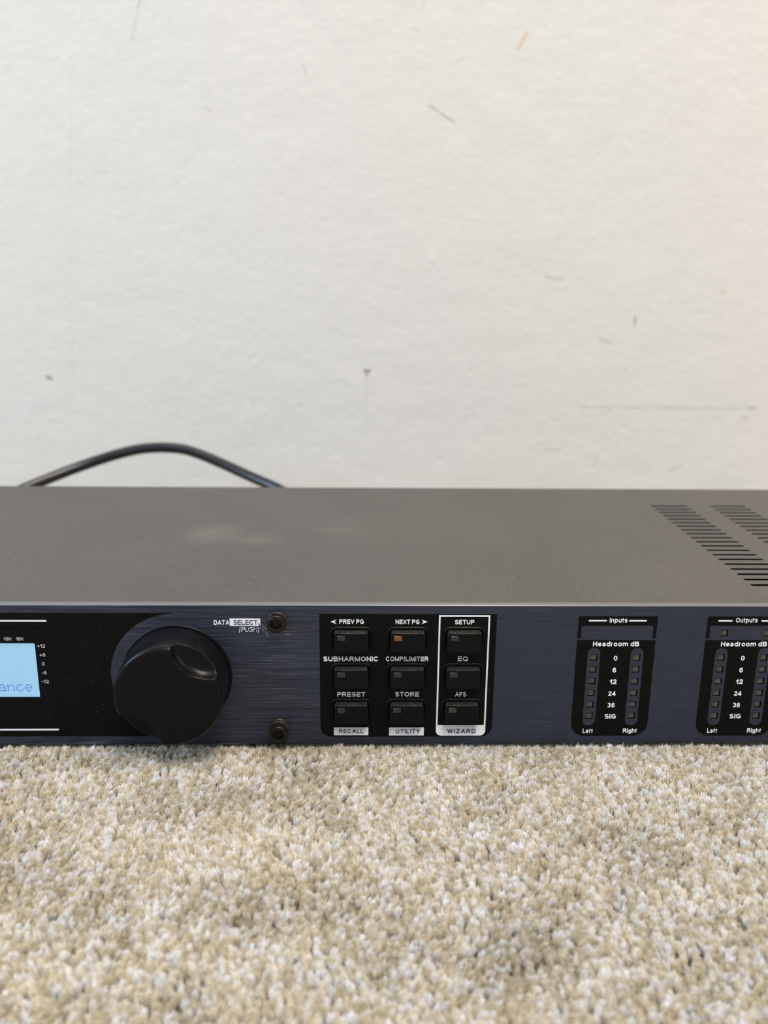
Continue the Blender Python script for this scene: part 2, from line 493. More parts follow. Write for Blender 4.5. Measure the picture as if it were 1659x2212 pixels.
XH = 0.73
GLYPH = {
    'A': (1.0, [[(0, 0), (.5, 1)], [(1, 0), (.5, 1)], [(.2, .33), (.8, .33)]]),
    'B': (.92, [[(0, 0), (0, 1)], [(0, 1), (.55, 1)] + _arc(.6, .77, .32, .23, 90, -90) + [(0, .54)], [(0, .54), (.6, .54)] + _arc(.64, .27, .36, .27, 90, -90) + [(0, 0)]]),
    'C': (.98, [_arc(.52, .5, .52, .5, 40, 320, 22)]),
    'D': (.95, [[(0, 0), (0, 1)], [(0, 1), (.4, 1)] + _arc(.45, .5, .55, .5, 90, -90) + [(0, 0)]]),
    'E': (.84, [[(0, 0), (0, 1)], [(0, 1), (1, 1)], [(0, .52), (.93, .52)], [(0, 0), (1, 0)]]),
    'F': (.78, [[(0, 0), (0, 1)], [(0, 1), (1, 1)], [(0, .5), (.85, .5)]]),
    'G': (1.02, [_arc(.5, .5, .5, .5, 42, 300, 20) + [(.98, .18)], [(1, .16), (1, .44)], [(1, .44), (.6, .44)]]),
    'H': (.92, [[(0, 0), (0, 1)], [(1, 0), (1, 1)], [(0, .52), (1, .52)]]),
    'I': (0, [[(0, 0), (0, 1)]]),
    'K': (.95, [[(0, 0), (0, 1)], [(0, .3), (.95, 1)], [(.34, .58), (1, 0)]]),
    'L': (.76, [[(0, 0), (0, 1)], [(0, 0), (1, 0)]]),
    'M': (1.08, [[(0, 0), (0, 1)], [(1, 0), (1, 1)], [(0, 1), (.5, .05)], [(1, 1), (.5, .05)]]),
    'N': (.93, [[(0, 0), (0, 1)], [(1, 0), (1, 1)], [(0, 1), (1, 0)]]),
    'O': (1.04, [_arc(.5, .5, .5, .5, 0, 360, 28)]),
    'P': (.87, [[(0, 0), (0, 1)], [(0, 1), (.6, 1)] + _arc(.64, .74, .36, .26, 90, -90) + [(0, .48)]]),
    'Q': (1.04, [_arc(.5, .5, .5, .5, 0, 360, 28), [(.6, .26), (1.0, -.06)]]),
    'R': (.94, [[(0, 0), (0, 1)], [(0, 1), (.58, 1)] + _arc(.6, .75, .34, .25, 90, -90) + [(0, .5)], [(.5, .5), (.98, 0)]]),
    'S': (.88, [_arc(.5, .76, .46, .24, 28, 268, 16) + _arc(.5, .26, .5, .26, 88, -155, 16)]),
    'T': (.88, [[(0, 1), (1, 1)], [(.5, 0), (.5, 1)]]),
    'U': (.92, [[(0, 1), (0, .4)] + _arc(.5, .37, .5, .37, 180, 360, 16) + [(1, 1)]]),
    'V': (.95, [[(0, 1), (.5, 0)], [(1, 1), (.5, 0)]]),
    'W': (1.38, [[(0, 1), (.25, 0)], [(.25, 0), (.5, 1)], [(.5, 1), (.75, 0)], [(.75, 0), (1, 1)]]),
    'X': (.92, [[(0, 0), (1, 1)], [(0, 1), (1, 0)]]),
    'Y': (.92, [[(0, 1), (.5, .42)], [(1, 1), (.5, .42)], [(.5, 0), (.5, .45)]]),
    'Z': (.84, [[(0, 1), (1, 1)], [(0, 0), (1, 1)], [(0, 0), (1, 0)]]),
    '0': (.74, [_arc(.5, .5, .5, .5, 0, 360, 24)]),
    '1': (.46, [[(1, 0), (1, 1)], [(1, .93), (.0, .68)]]),
    '2': (.74, [_arc(.5, .71, .47, .29, 170, -30, 12) + [(.02, .04)], [(0, 0), (1, 0)]]),
    '3': (.74, [_arc(.48, .76, .42, .24, 160, -85, 12), _arc(.5, .26, .5, .26, 85, -165, 12)]),
    '4': (.78, [[(.74, 0), (.74, 1)], [(.70, 1), (0, .3)], [(0, .26), (1, .26)]]),
    '6': (.75, [_arc(.5, .31, .5, .31, 0, 360, 22), _arc(.54, .5, .54, .5, 52, 184, 12) + [(0, .31)]]),
    '/': (.36, [[(0, -.04), (1, 1.04)]]),
    '+': (.70, [[(0, .42), (1, .42)], [(.5, .10), (.5, .74)]]),
    '-': (.42, [[(0, .38), (1, .38)]]),
    '(': (.34, [_arc(1.0, .4, 1.0, .72, 110, 250, 12)]),
    ')': (.34, [_arc(0.0, .4, 1.0, .72, 70, -70, 12)]),
    'a': (.74, [_arc(.47, XH - .22, .44, .22, 155, 15, 10) + [(.93, .4), (.93, 0)], _arc(.45, .2, .45, .2, 0, 360, 18)]),
    'd': (.78, [[(1, 0), (1, 1)], _arc(.5, XH / 2, .5, XH / 2, 0, 360, 22)]),
    'e': (.77, [_arc(.5, XH / 2, .5, XH / 2, 4, 318, 20), [(.04, XH / 2), (.94, XH / 2)]]),
    'f': (.46, [[(.35, 0), (.35, .78)] + _arc(.85, .78, .5, .22, 180, 95, 8), [(0, XH), (.9, XH)]]),
    'g': (.78, [_arc(.5, XH / 2, .5, XH / 2, 0, 360, 22), [(1, XH), (1, 0)] + _arc(.5, -.06, .5, .22, 0, -155, 10)]),
    'h': (.73, [[(0, 0), (0, 1)], [(0, .42)] + _arc(.5, XH - .3, .5, .3, 170, 0, 12) + [(1, 0)]]),
    'i': (0, [[(0, 0), (0, XH)], [(0, .97), (0, 1.0)]]),
    'm': (1.18, [[(0, 0), (0, XH)], _arc(.26, XH - .25, .24, .25, 180, 0, 10) + [(.5, 0)], _arc(.75, XH - .25, .25, .25, 180, 0, 10) + [(1, 0)]]),
    'n': (.73, [[(0, 0), (0, XH)], _arc(.5, XH - .3, .5, .3, 175, 0, 12) + [(1, 0)]]),
    'o': (.80, [_arc(.5, XH / 2, .5, XH / 2, 0, 360, 24)]),
    'p': (.78, [[(0, -.28), (0, XH)], _arc(.5, XH / 2, .5, XH / 2, 0, 360, 22)]),
    'r': (.44, [[(0, 0), (0, XH)], _arc(.8, XH - .34, .8, .34, 175, 80, 8)]),
    's': (.70, [[(x, y * XH) for x, y in _arc(.5, .76, .45, .24, 25, 268, 14) + _arc(.5, .26, .5, .26, 88, -155, 14)]]),
    't': (.44, [[(.42, .98), (.42, .2)] + _arc(.92, .2, .5, .2, 180, 265, 6), [(0, XH), (.95, XH)]]),
    'u': (.73, [[(0, XH), (0, .3)] + _arc(.5, .3, .5, .3, 180, 350, 12), [(1, 0), (1, XH)]]),
}


def text_mesh(s, t, shear=0.0, gap=0.17):
    bm = bmesh.new()
    x0 = 0.0
    level = 0.0
    for ch in s:
        if ch == ' ':
            x0 += 0.36
            continue
        W, strokes_ = GLYPH[ch]
        W = max(W, t)
        for st in strokes_:
            p = [(x0 + t / 2 + (W - t) * u, t / 2 + (1 - t) * v) for u, v in st]
            p = [q for i, q in enumerate(p) if i == 0 or math.hypot(q[0] - p[i - 1][0], q[1] - p[i - 1][1]) > 1e-4]
            closed = len(p) > 8 and math.hypot(p[0][0] - p[-1][0], p[0][1] - p[-1][1]) < 1e-3
            n = len(p)
            L_, R_ = [], []
            for i in range(n):
                if closed:
                    a, b = p[(i - 1) % (n - 1)], p[(i + 1) % (n - 1)]
                else:
                    a, b = p[max(i - 1, 0)], p[min(i + 1, n - 1)]
                d = Vector((b[0] - a[0], b[1] - a[1])).normalized()
                nn = Vector((-d.y, d.x))
                k = 1.0
                if not closed and 0 < i < n - 1:
                    e1 = Vector((p[i][0] - p[i - 1][0], p[i][1] - p[i - 1][1])).normalized()
                    k = 1.0 / max(0.6, abs(nn.dot(Vector((-e1.y, e1.x)))))
                c = Vector(p[i])
                if not closed and n == 2:      # square caps on straight strokes
                    c += d * (t / 2) * (-1 if i == 0 else 1)
                elif not closed and i in (0, n - 1):
                    c += d * (t * 0.10) * (-1 if i == 0 else 1)
                lo = -0.32 if min(v for _, v in st) < -0.1 else 0.0
                hi = 1.0 if ch not in '()/' else 1.15
                lo = -0.25 if ch in '()Q/' else lo
                for side, lst in ((1, L_), (-1, R_)):
                    q = c + nn * (t / 2) * k * side
                    z = min(hi, max(lo, q.y))
                    lst.append((q.x + shear * z, z))
            level = (level + 0.0022) % 0.0133
            va = [(bm.verts.new((a_[0], a_[1], 0.01 + level)), bm.verts.new((b_[0], b_[1], 0.01 + level)),
                   bm.verts.new((a_[0], a_[1], -0.01)), bm.verts.new((b_[0], b_[1], -0.01))) for a_, b_ in zip(L_, R_)]
            for q0, q1 in zip(va, va[1:]):
                bm.faces.new((q0[0], q1[0], q1[1], q0[1]))
                bm.faces.new((q0[0], q0[2], q1[2], q1[0]))
                bm.faces.new((q0[1], q1[1], q1[3], q0[3]))
            if not closed:
                for q0 in (va[0], va[-1]):
                    bm.faces.new((q0[0], q0[1], q0[3], q0[2]))
        x0 += W + gap
    return mesh_from(bm, 'lettering')


def bounds(me):
    a = np.empty(len(me.vertices) * 3)
    me.vertices.foreach_get('co', a)
    a = a.reshape(-1, 3)
    return a.min(0), a.max(0)


def lettering(s, l, r, base, top, y=-0.11, mat='white', bold=0.2, shear=0.0, parent=None, name='lettering', gap=0.17):
    """Word fitted between x = l..r, standing on base with cap height up to top (mm)."""
    me = text_mesh(s, bold, shear, gap)
    lo, hi = bounds(me)
    sx = (r - l) / (hi[0] - lo[0])
    sz = top - base
    mt = Matrix(((sx * MM, 0, 0, (l - lo[0] * sx) * MM), (0, 0, -2.0 * MM, y * MM), (0, sz * MM, 0, base * MM), (0, 0, 0, 1)))
    me.transform(mt)
    return new_obj(name, me, M[mat], parent)


def flat(name, loops, y0, y1, mat, parent):
    return new_obj(name, curve_mesh(loops, y0, y1), M[mat], parent)


def lathe(profile, n=64, cap=True):
    """profile: (radius, y) in mm, axis along y through the origin."""
    bm = bmesh.new()
    rings = []
    for r, y in profile:
        if r < 1e-6:
            rings.append([bm.verts.new((0, y * MM, 0))])
        else:
            rings.append([bm.verts.new((r * MM * math.cos(2 * math.pi * k / n), y * MM, r * MM * math.sin(2 * math.pi * k / n))) for k in range(n)])
    for a, b in zip(rings, rings[1:]):
        for k in range(n):
            k2 = (k + 1) % n
            if len(a) == 1:
                bm.faces.new((a[0], b[k], b[k2]))
            elif len(b) == 1:
                bm.faces.new((a[k], b[0], a[k2]))
            else:
                bm.faces.new((a[k], b[k], b[k2], a[k2]))
    bmesh.ops.recalc_face_normals(bm, faces=bm.faces)
    return bm


def apply_mods(o):
    dg = bpy.context.evaluated_depsgraph_get()
    me = bpy.data.meshes.new_from_object(o.evaluated_get(dg))
    old = o.data
    o.modifiers.clear()
    o.data = me
    bpy.data.meshes.remove(old)


def tag(o, label=None, cat=None, group=None, kind=None):
    if label:
        o['label'] = label
    if cat:
        o['category'] = cat
    if group:
        o['group'] = group
    if kind:
        o['kind'] = kind


# ------------------------------------------------------------------ setting
YW = 0.300
bm = bmesh.new()
bmesh.ops.create_cube(bm, size=1.0)
bmesh.ops.scale(bm, vec=(3.2, 0.1, 2.0), verts=bm.verts)
wall = new_obj('wall_back', mesh_from(bm, 'wall_back'), M['wall'], loc=(0, YW + 0.05, 0.985))
tag(wall, 'cream painted plaster wall with faint scuffs behind the rack unit', kind='structure')

bm = bmesh.new()
bmesh.ops.create_cube(bm, size=1.0)
bmesh.ops.scale(bm, vec=(3.2, 2.4, 0.02), verts=bm.verts)
floor = new_obj('floor', mesh_from(bm, 'floor'), M['backing'], loc=(0, YW - 1.2, -0.0172))
tag(floor, 'floor under the beige cut pile carpet', kind='structure')

# ------------------------------------------------------------------ carpet pile (instanced tufts; nobody could count it)
rng = random.Random(7)


def carpet():
    nproto = 14
    verts, faces, along, island, ftone = [], [], [], [], []
    for k in range(nproto):
        nf = 60
        lean = rng.uniform(0.1, 0.45)
        for f in range(nf):
            rr = 0.66 * math.sqrt(rng.random())
            a = rng.uniform(0, 2 * math.pi)
            bx, by = rr * 0.45 * math.cos(a), rr * 0.45 * math.sin(a)
            spread = rng.uniform(0.85, 1.45)
            tx, ty = rr * spread * math.cos(a) + lean * 1.6 + rng.gauss(0, 0.22), rr * spread * math.sin(a) + rng.gauss(0, 0.22)
            h = 7.5 - 0.95 * (rr / 0.66) ** 2 + rng.gauss(0, 0.11)
            cj, ck = rng.gauss(0, 0.09), rng.gauss(0, 0.09)
            ft = min(1, max(0, rng.gauss(0.5, 0.22)))
            if rng.random() < 0.05:
                h += rng.uniform(0.2, 0.8)
                tx += rng.gauss(0, 0.5)
                ty += rng.gauss(0, 0.5)
            w = rng.uniform(0.06, 0.09)
            tw = rng.uniform(0, 6.28)
            rows = []
            for i, s in enumerate((0.35, 0.72, 0.88, 1.0)):
                cx = bx + (tx - bx) * s ** 3.2 + (cj if i == 2 else 0)
                cy = by + (ty - by) * s ** 3.2 + (ck if i == 2 else 0)
                cz = h * s
                ww = w * (1.0, 1.1, 1.0, 0.35)[i]
                row = []
                for j in range(3):
                    b = tw + j * 2.0944 + s * 1.2
                    row.append(len(verts))
                    verts.append(((cx + ww * math.cos(b)) * MM, (cy + ww * math.sin(b)) * MM, cz * MM))
                    along.append(s)
                    ftone.append(ft)
                rows.append(row)
            for p, q in zip(rows, rows[1:]):
                for j in range(3):
                    faces.append((p[j], p[(j + 1) % 3], q[(j + 1) % 3], q[j]))
                    island.append(k)
            faces.append(tuple(rows[-1]))
            island.append(k)
    nproto_v = len(verts)
    # scatter
    pitch = 1.24
    pts, rot, scl, tone, pick = [], [], [], [], []
    x0, x1, y0, y1 = -340, 360, -310, 298
    ny = int((y1 - y0) / (pitch * 0.866))
    nx = int((x1 - x0) / pitch)
    for j in range(ny):
        y = y0 + j * pitch * 0.866
        for i in range(nx):
            x = x0 + (i + 0.5 * (j % 2)) * pitch + rng.gauss(0, 0.40)
            yy = y + rng.gauss(0, 0.40)
            under = -218 < x < 268 and -0.9 < yy < 146
            if under and yy > 3 and yy < 141:
                continue
            n1 = mnoise.noise(Vector((x * 0.030, yy * 0.030, 3.1)))
            n2 = mnoise.noise(Vector((x * 0.075, yy * 0.075, 9.7)))
            n3 = mnoise.noise(Vector((x * 0.16, yy * 0.16, 1.7)))
            dirn = 0.9 + 2.2 * n1 + 1.5 * n2 + rng.gauss(0, 0.55)
            tilt = 0.20 + 0.18 * n2 + 0.10 * n3 + rng.gauss(0, 0.12)
            hs = 1.0 + 0.04 * n2 + 0.03 * n3 + rng.gauss(0, 0.025)
            if -3.0 < yy < 0.2 and -218 < x < 268:
                dirn = -1.57 + rng.gauss(0, 0.5)
                tilt = 0.12 + abs(rng.gauss(0, 0.08))
            if under:
                hs = 0.86
                tilt = 0.05
            pts.append((x * MM, yy * MM, -7.25 * MM))
            # lean the tuft towards direction dirn
            q = Matrix.Rotation(dirn, 3, 'Z') @ Matrix.Rotation(tilt, 3, 'Y')
            q = q @ Matrix.Rotation(rng.gauss(0, 0.7), 3, 'Z')
            e = q.to_euler()
            rot.append((e.x, e.y, e.z))
            scl.append(hs)
            t = rng.random()
            if rng.random() < 0.28:
                t = rng.choice((0.05, 0.3, 0.56, 0.92, 1.0))
            t = min(1, max(0, t + 0.20 * n3 + 0.10 * n1))
            tone.append(t)
            pick.append(rng.randrange(nproto))
    me = bpy.data.meshes.new('carpet_pile')
    V = np.array(verts + pts, dtype=np.float32)
    me.from_pydata(V.tolist(), [], faces)
    me.materials.append(M['yarn'])
    nv = len(V)

    def pa(name, typ, dom, vals):
        at = me.attributes.new(name, typ, dom)
        arr = np.array(vals, dtype=np.float32 if typ != 'INT' else np.int32).ravel()
        at.data.foreach_set('vector' if typ == 'FLOAT_VECTOR' else 'value', arr)
    pa('along', 'FLOAT', 'POINT', along + [0.0] * len(pts))
    pa('ftone', 'FLOAT', 'POINT', ftone + [0.0] * len(pts))
    pa('is_tuft', 'FLOAT', 'POINT', [1.0] * nproto_v + [0.0] * len(pts))
    pa('island', 'INT', 'FACE', island)
    pa('rot', 'FLOAT_VECTOR', 'POINT', [(0, 0, 0)] * nproto_v + rot)
    pa('hs', 'FLOAT', 'POINT', [1.0] * nproto_v + scl)
    pa('tone', 'FLOAT', 'POINT', [0.0] * nproto_v + tone)
    pa('pick', 'INT', 'POINT', [0] * nproto_v + pick)
    o = new_obj('carpet', me)
    ng = bpy.data.node_groups.new('tufts', 'GeometryNodeTree')
    ng.interface.new_socket('Geometry', in_out='INPUT', socket_type='NodeSocketGeometry')
    ng.interface.new_socket('Geometry', in_out='OUTPUT', socket_type='NodeSocketGeometry')
    N, L = ng.nodes, ng.links
    gi, go = N.new('NodeGroupInput'), N.new('NodeGroupOutput')

    def named(nm, typ):
        n = N.new('GeometryNodeInputNamedAttribute')
        n.data_type = typ
        n.inputs[0].default_value = nm
        return n.outputs[0]
    cmp = N.new('FunctionNodeCompare')
    cmp.operation = 'GREATER_THAN'
    L.new(named('is_tuft', 'FLOAT'), cmp.inputs[0])
    cmp.inputs[1].default_value = 0.5
    sep = N.new('GeometryNodeSeparateGeometry')
    sep.domain = 'POINT'
    L.new(gi.outputs[0], sep.inputs[0])
    L.new(cmp.outputs[0], sep.inputs[1])
    sp = N.new('GeometryNodeSplitToInstances')
    sp.domain = 'FACE'
    L.new(sep.outputs[0], sp.inputs[0])
    L.new(named('island', 'INT'), sp.inputs['Group ID'])
    mp = N.new('GeometryNodeMeshToPoints')
    L.new(sep.outputs[1], mp.inputs[0])
    iop = N.new('GeometryNodeInstanceOnPoints')
    L.new(mp.outputs[0], iop.inputs['Points'])
    L.new(sp.outputs[0], iop.inputs['Instance'])
    iop.inputs['Pick Instance'].default_value = True
    L.new(named('pick', 'INT'), iop.inputs['Instance Index'])
    L.new(named('rot', 'FLOAT_VECTOR'), iop.inputs['Rotation'])
    cv = N.new('ShaderNodeCombineXYZ')
    cv.inputs[0].default_value = 1.0
    cv.inputs[1].default_value = 1.0
    L.new(named('hs', 'FLOAT'), cv.inputs[2])
    L.new(cv.outputs[0], iop.inputs['Scale'])
    L.new(iop.outputs[0], go.inputs[0])
    md = o.modifiers.new('tufts', 'NODES')
    md.node_group = ng
    tag(o, 'beige and cream cut pile carpet with flecked fluffy tufts', 'carpet', kind='stuff')
    print('tufts', len(pts), 'proto verts', nproto_v)
    return o


carpet()

# ------------------------------------------------------------------ the rack unit
unit = bpy.data.objects.new('rack_audio_processor', None)
COL.objects.link(unit)
unit.empty_display_size = 0.02
tag(unit, 'dark one-unit rack audio processor with big knob lying on the carpet', 'audio processor')

XL, XR, HT = -215.0, 267.6, 43.7      # front plate extents (mm)
CL, CR = -190.0, 242.6                # chassis
KX, KZ = -53.5, 22.2
BTN = []
for row, zc in enumerate((33.35, 22.04, 10.74)):
    for colm, xc in enumerate((-3.52, 12.72, 28.95)):
        BTN.append((row, colm, xc, zc))
LEDZ = (27.80, 24.03, 20.28, 16.50, 12.74, 9.02)
METERS = (61.75, 99.15)               # left edges of the two meter blocks
LEDS = []
for mx in METERS:
    for cxo in (5.22, 17.85):
        for z in LEDZ:
            LEDS.append((mx + cxo, z))
for x in (104.45, 117.02):
    LEDS.append((x, 35.45))

# front plate with real openings
loops = [rect(XL, XR, 0, HT)]
loops.append(rect(-166.0, -89.7, 7.25, 36.95))
for r_, c_, x, z in BTN:
    loops.append(rrect(x - 6.2, x + 6.2, z - 4.08, z + 4.08, 2.1))
for x, z in LEDS:
    loops.append(rect(x - 1.05, x + 1.05, z - 1.02, z + 1.02))
for x in (XL + 8.5, XR - 8.5):
    for z in (6.3, 37.6):
        loops.append([(x - 2 + p * 1, z + q_) for p, q_ in ((0, -3.4), (4, -3.4), (5.4, -2.4), (6, 0), (5.4, 2.4), (4, 3.4), (0, 3.4), (-1.4, 2.4), (-2, 0), (-1.4, -2.4))])
me = curve_mesh(loops, 0.0, 3.1)
me.materials.append(M['panel'])
me.materials.append(M['edge'])
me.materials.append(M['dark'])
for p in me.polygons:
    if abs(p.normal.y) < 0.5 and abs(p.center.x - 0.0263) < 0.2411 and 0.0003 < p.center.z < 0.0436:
        p.material_index = 2  # opening walls near-black: their shade is put into the colour
    if p.normal.z > 0.9 and p.center.z > 0.0436:
        p.material_index = 1
front = new_obj('front_panel', me, parent=unit)
front['label'] = 'brushed dark blue-grey metal front plate'

# chassis shell (open top) behind the plate
bm = bmesh.new()


def bx(bm, x0, x1, y0, y1, z0, z1):
    vs = [bm.verts.new((x * MM, y * MM, z * MM)) for x in (x0, x1) for y in (y0, y1) for z in (z0, z1)]
    for f in ((0, 1, 3, 2), (4, 6, 7, 5), (0, 4, 5, 1), (2, 3, 7, 6), (0, 2, 6, 4), (1, 5, 7, 3)):
        bm.faces.new([vs[i] for i in f])


bx(bm, CL, CR, 3.2, 144.0, 0.4, 1.6)
bx(bm, CL, CL + 1.2, 3.2, 144.0, 1.6, 42.4)
bx(bm, CR - 1.2, CR, 3.2, 144.0, 1.6, 42.4)
bx(bm, CL + 1.2, CR - 1.2, 142.8, 144.0, 1.6, 42.4)
bx(bm, CL + 1.2, CR - 1.2, 3.2, 4.2, 1.6, 42.4)
new_obj('chassis', mesh_from(bm, 'chassis'), M['chassis'], unit)

# circuit board seen dimly through the vents
bm = bmesh.new()
bx(bm, 90, 236, 12, 134, 6.0, 7.6)
for i in range(14):
    x = 100 + (i * 37) % 120
    y = 20 + (i * 29) % 100
    bx(bm, x, x + 9, y, y + 6, 7.6, 10 + (i % 4) * 3)
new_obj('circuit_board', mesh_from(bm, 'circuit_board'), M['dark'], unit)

# lid with vent slots
loops = [rect(CL - 0.2, CR + 0.2, 3.45, 144.2)]
for c in range(5):
    xs = 119.1 + c * 24.6
    for r_ in range(20):
        yc = 18.27 + r_ * 5.047
        loops.append(rrect(xs, xs + 15.35, yc - 0.85, yc + 0.85, 0.8, 4))
me = curve_mesh(loops, 42.75, 43.62, plane='XY')
me.materials.append(M['lid'])
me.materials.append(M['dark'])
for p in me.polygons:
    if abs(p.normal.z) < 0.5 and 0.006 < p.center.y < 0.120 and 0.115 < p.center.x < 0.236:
        p.material_index = 1  # slot walls painted near-black to stand for shade
bm = bmesh.new()
bm.from_mesh(me)
bx(bm, CL - 1.2, CL - 0.2, 3.45, 144.2, 6, 43.6)
bx(bm, CR + 0.2, CR + 1.2, 3.45, 144.2, 6, 43.6)
bm.to_mesh(me)
bm.free()
lid = new_obj('top_cover', me, M['lid'], unit)
lid['label'] = 'dusty grey textured steel cover with rows of vent slots'

# ---------------------------------------------------------------- left display block
CR_ = 19.25


def arc_block():
    # black print whose right edge wraps round the knob as a concave arc
    top, bot = 41.42, 2.60
    pts = [(-205.0, bot), ]
    a0 = math.asin((bot - 22.1) / CR_) if abs(bot - 22.1) < CR_ else -math.pi / 2
    pts = [(-196.0, bot), (KX, bot)]
    n = 48
    for k in range(n + 1):
        a = -math.pi / 2 - math.pi * k / n
        pts.append((KX - 0.1 + CR_ * math.cos(a), 22.05 + CR_ * math.sin(a)))
    pts += [(KX, top), (-196.0, top)]
    return pts


blk = flat('printed_block', [arc_block(), rect(-166.0, -89.72, 7.27, 36.93)], -0.05, 0.0, 'black', front)
blk['label'] = 'glossy black print around the display, curved beside the knob'
lens = flat('display_cover', [rect(-166.0, -89.7, 7.25, 36.95), rrect(-152.0, -93.85, 14.95, 32.0, 0.35)], 0.25, 0.9, 'lens', front)
lens['label'] = 'smoked display cover'
lcd = flat('display', [rect(-153.0, -93.0, 14.0, 33.0)], 0.9, 1.4, 'lcd', unit)
lcd['label'] = 'backlit pale blue screen'
flat('printed_line', [rrect(-176.0, -89.75, 38.80, 39.30, 0.22, 4)], -0.09, -0.05, 'white', front)
flat('printed_line', [rrect(-176.0, -89.2, 4.56, 5.08, 0.22, 4)], -0.09, -0.05, 'white', front)
for s, l, r_, b, t_ in [('10K', -102.45, -100.15, 32.88, 33.92), ('16K', -99.0, -96.78, 32.88, 33.93)]:
    lettering(s, l, r_, b, t_, y=0.22, mat='grey_print', parent=front, bold=0.17)
for s, l, r_, b, t_ in [('+12', -93.20, -90.98, 30.71, 31.76), ('+6', -92.78, -91.12, 27.91, 28.96), ('0', -92.36, -91.56, 25.09, 26.15),
                        ('-6', -92.65, -91.28, 22.35, 23.41), ('-12', -92.95, -90.88, 19.58, 20.65)]:
    lettering(s, l, r_, b, t_, y=0.22, mat='grey_print', parent=front, bold=0.17)

GL = {
    'a': ("01110", "00001", "01111", "10001", "01111"),
    'n': ("10110", "11001", "10001", "10001", "10001"),
    'c': ("01110", "10000", "10000", "10001", "01110"),
    'e': ("01110", "10001", "11111", "10000", "01110"),
}
bm = bmesh.new()
for i, ch in enumerate('ance'):
    xl_ = -105.75 + i * 2.53
    for rr_, row in enumerate(GL[ch]):
        for cc, v_ in enumerate(row):
            if v_ == '1':
                x = xl_ + cc * 0.425
                z = 18.98 - (rr_ + 1) * 0.45
                bx(bm, x, x + 0.34, 0.82, 0.89, z, z + 0.33)
new_obj('display_text', mesh_from(bm, 'display_text'), M['pixel'], lcd)

# ---------------------------------------------------------------- knob
def knob_mesh():
    prof = [(0.0, -14.35), (2, -14.35), (4, -14.35), (6, -14.35), (8, -14.35), (10, -14.35)]
    prof += [(r, -14.35) for r in np.arange(10.3, 13.3, 0.3)]
    rc, n = 1.45, 7
    for k in range(n + 1):
        a = math.pi / 2 * k / n
        prof.append((13.45 + rc * math.sin(a), -14.35 + rc - rc * math.cos(a)))
    for y in np.arange(-12.5, -1.0, 0.3):
        prof.append((14.9 + 0.3 * (y + 12.8) / 11.8, y))
    prof += [(15.2, -1.0), (15.1, -0.35), (0.0, -0.35)]
    bm = lathe([(r, y) for r, y in prof], 220)
    for ang in (53.5, 231.0):
        a = math.radians(ang)
        for_c = Vector((19.5 * math.cos(a), -14.5, 19.5 * math.sin(a)))
        for v in bm.verts:
            p = v.co / MM
            d = p - for_c
            e = Vector((d.x / 10.0, d.y / 4.0, d.z / 10.0))
            L = ((e.x * e.x + e.z * e.z) ** 2 + e.y ** 4) ** 0.25    # steep walls, flat floor
            if L < 1.0 and L > 1e-6 and p.y < -6:
                e = e / L
                v.co = (for_c + Vector((e.x * 10.0, e.y * 4.0, e.z * 10.0))) * MM
    return mesh_from(bm, 'knob')


knob = new_obj('knob', knob_mesh(), M['knob'], unit, ((KX - 0.15) * MM, 0, KZ * MM))
rm = knob.modifiers.new('r', 'REMESH')
rm.mode = 'VOXEL'
rm.voxel_size = 0.00022
sm = knob.modifiers.new('s', 'SMOOTH')
sm.factor = 0.5
sm.iterations = 9
apply_mods(knob)
for p in knob.data.polygons:
    p.use_smooth = True
knob['label'] = 'large black data knob with two scooped finger grips'
fl = new_obj('knob_collar', mesh_from(lathe([(14.0, 0), (15.75, 0), (15.75, -0.45), (15.6, -0.6), (14.0, -0.6)], 96), 'knob_collar', False), M['button'], knob)
fl['label'] = 'thin black collar at the foot of the knob'

DATA = [('DATA', -42.6, -38.2, 37.86, 39.34, 'white', 0.22, 0.0, -0.05), ('SELECT', -36.98, -30.2, 37.93, 39.39, 'navy', 0.16, 0.0, -0.10),
        ('(PUSH)', -35.47, -29.75, 35.75, 37.17, 'white', 0.15, 0.22, -0.05)]
flat('printed_label', [rect(-38.1, -29.41, 37.53, 39.8)], -0.05, 0.0, 'white', front)
for s, l, r_, b, t_, mt, bo, sh, yy in DATA:
    lettering(s, l, r_, b, t_, y=yy, mat=mt, bold=bo, shear=sh, parent=front)


def strokes(name, segs, mat, parent, y0=-0.13, y1=-0.0):
    bm = bmesh.new()
    for (xa, za, xb, zb, w) in segs:
        d = Vector((xb - xa, zb - za))
        n = Vector((-d.y, d.x)).normalized() * w / 2
        quad = [(xa, za), (xa + d.x * .4 + n.x, za + d.y * .4 + n.y), (xb, zb), (xa + d.x * .6 - n.x, za + d.y * .6 - n.y)]
        f = [bm.verts.new((x * MM, y0 * MM, z * MM)) for x, z in quad]
        g = [bm.verts.new((x * MM, y1 * MM, z * MM)) for x, z in quad]
        bm.faces.new(f)
        for i in range(4):
            bm.faces.new((f[i], f[(i + 1) % 4], g[(i + 1) % 4], g[i]))
    return new_obj(name, mesh_from(bm, name), M[mat], parent)


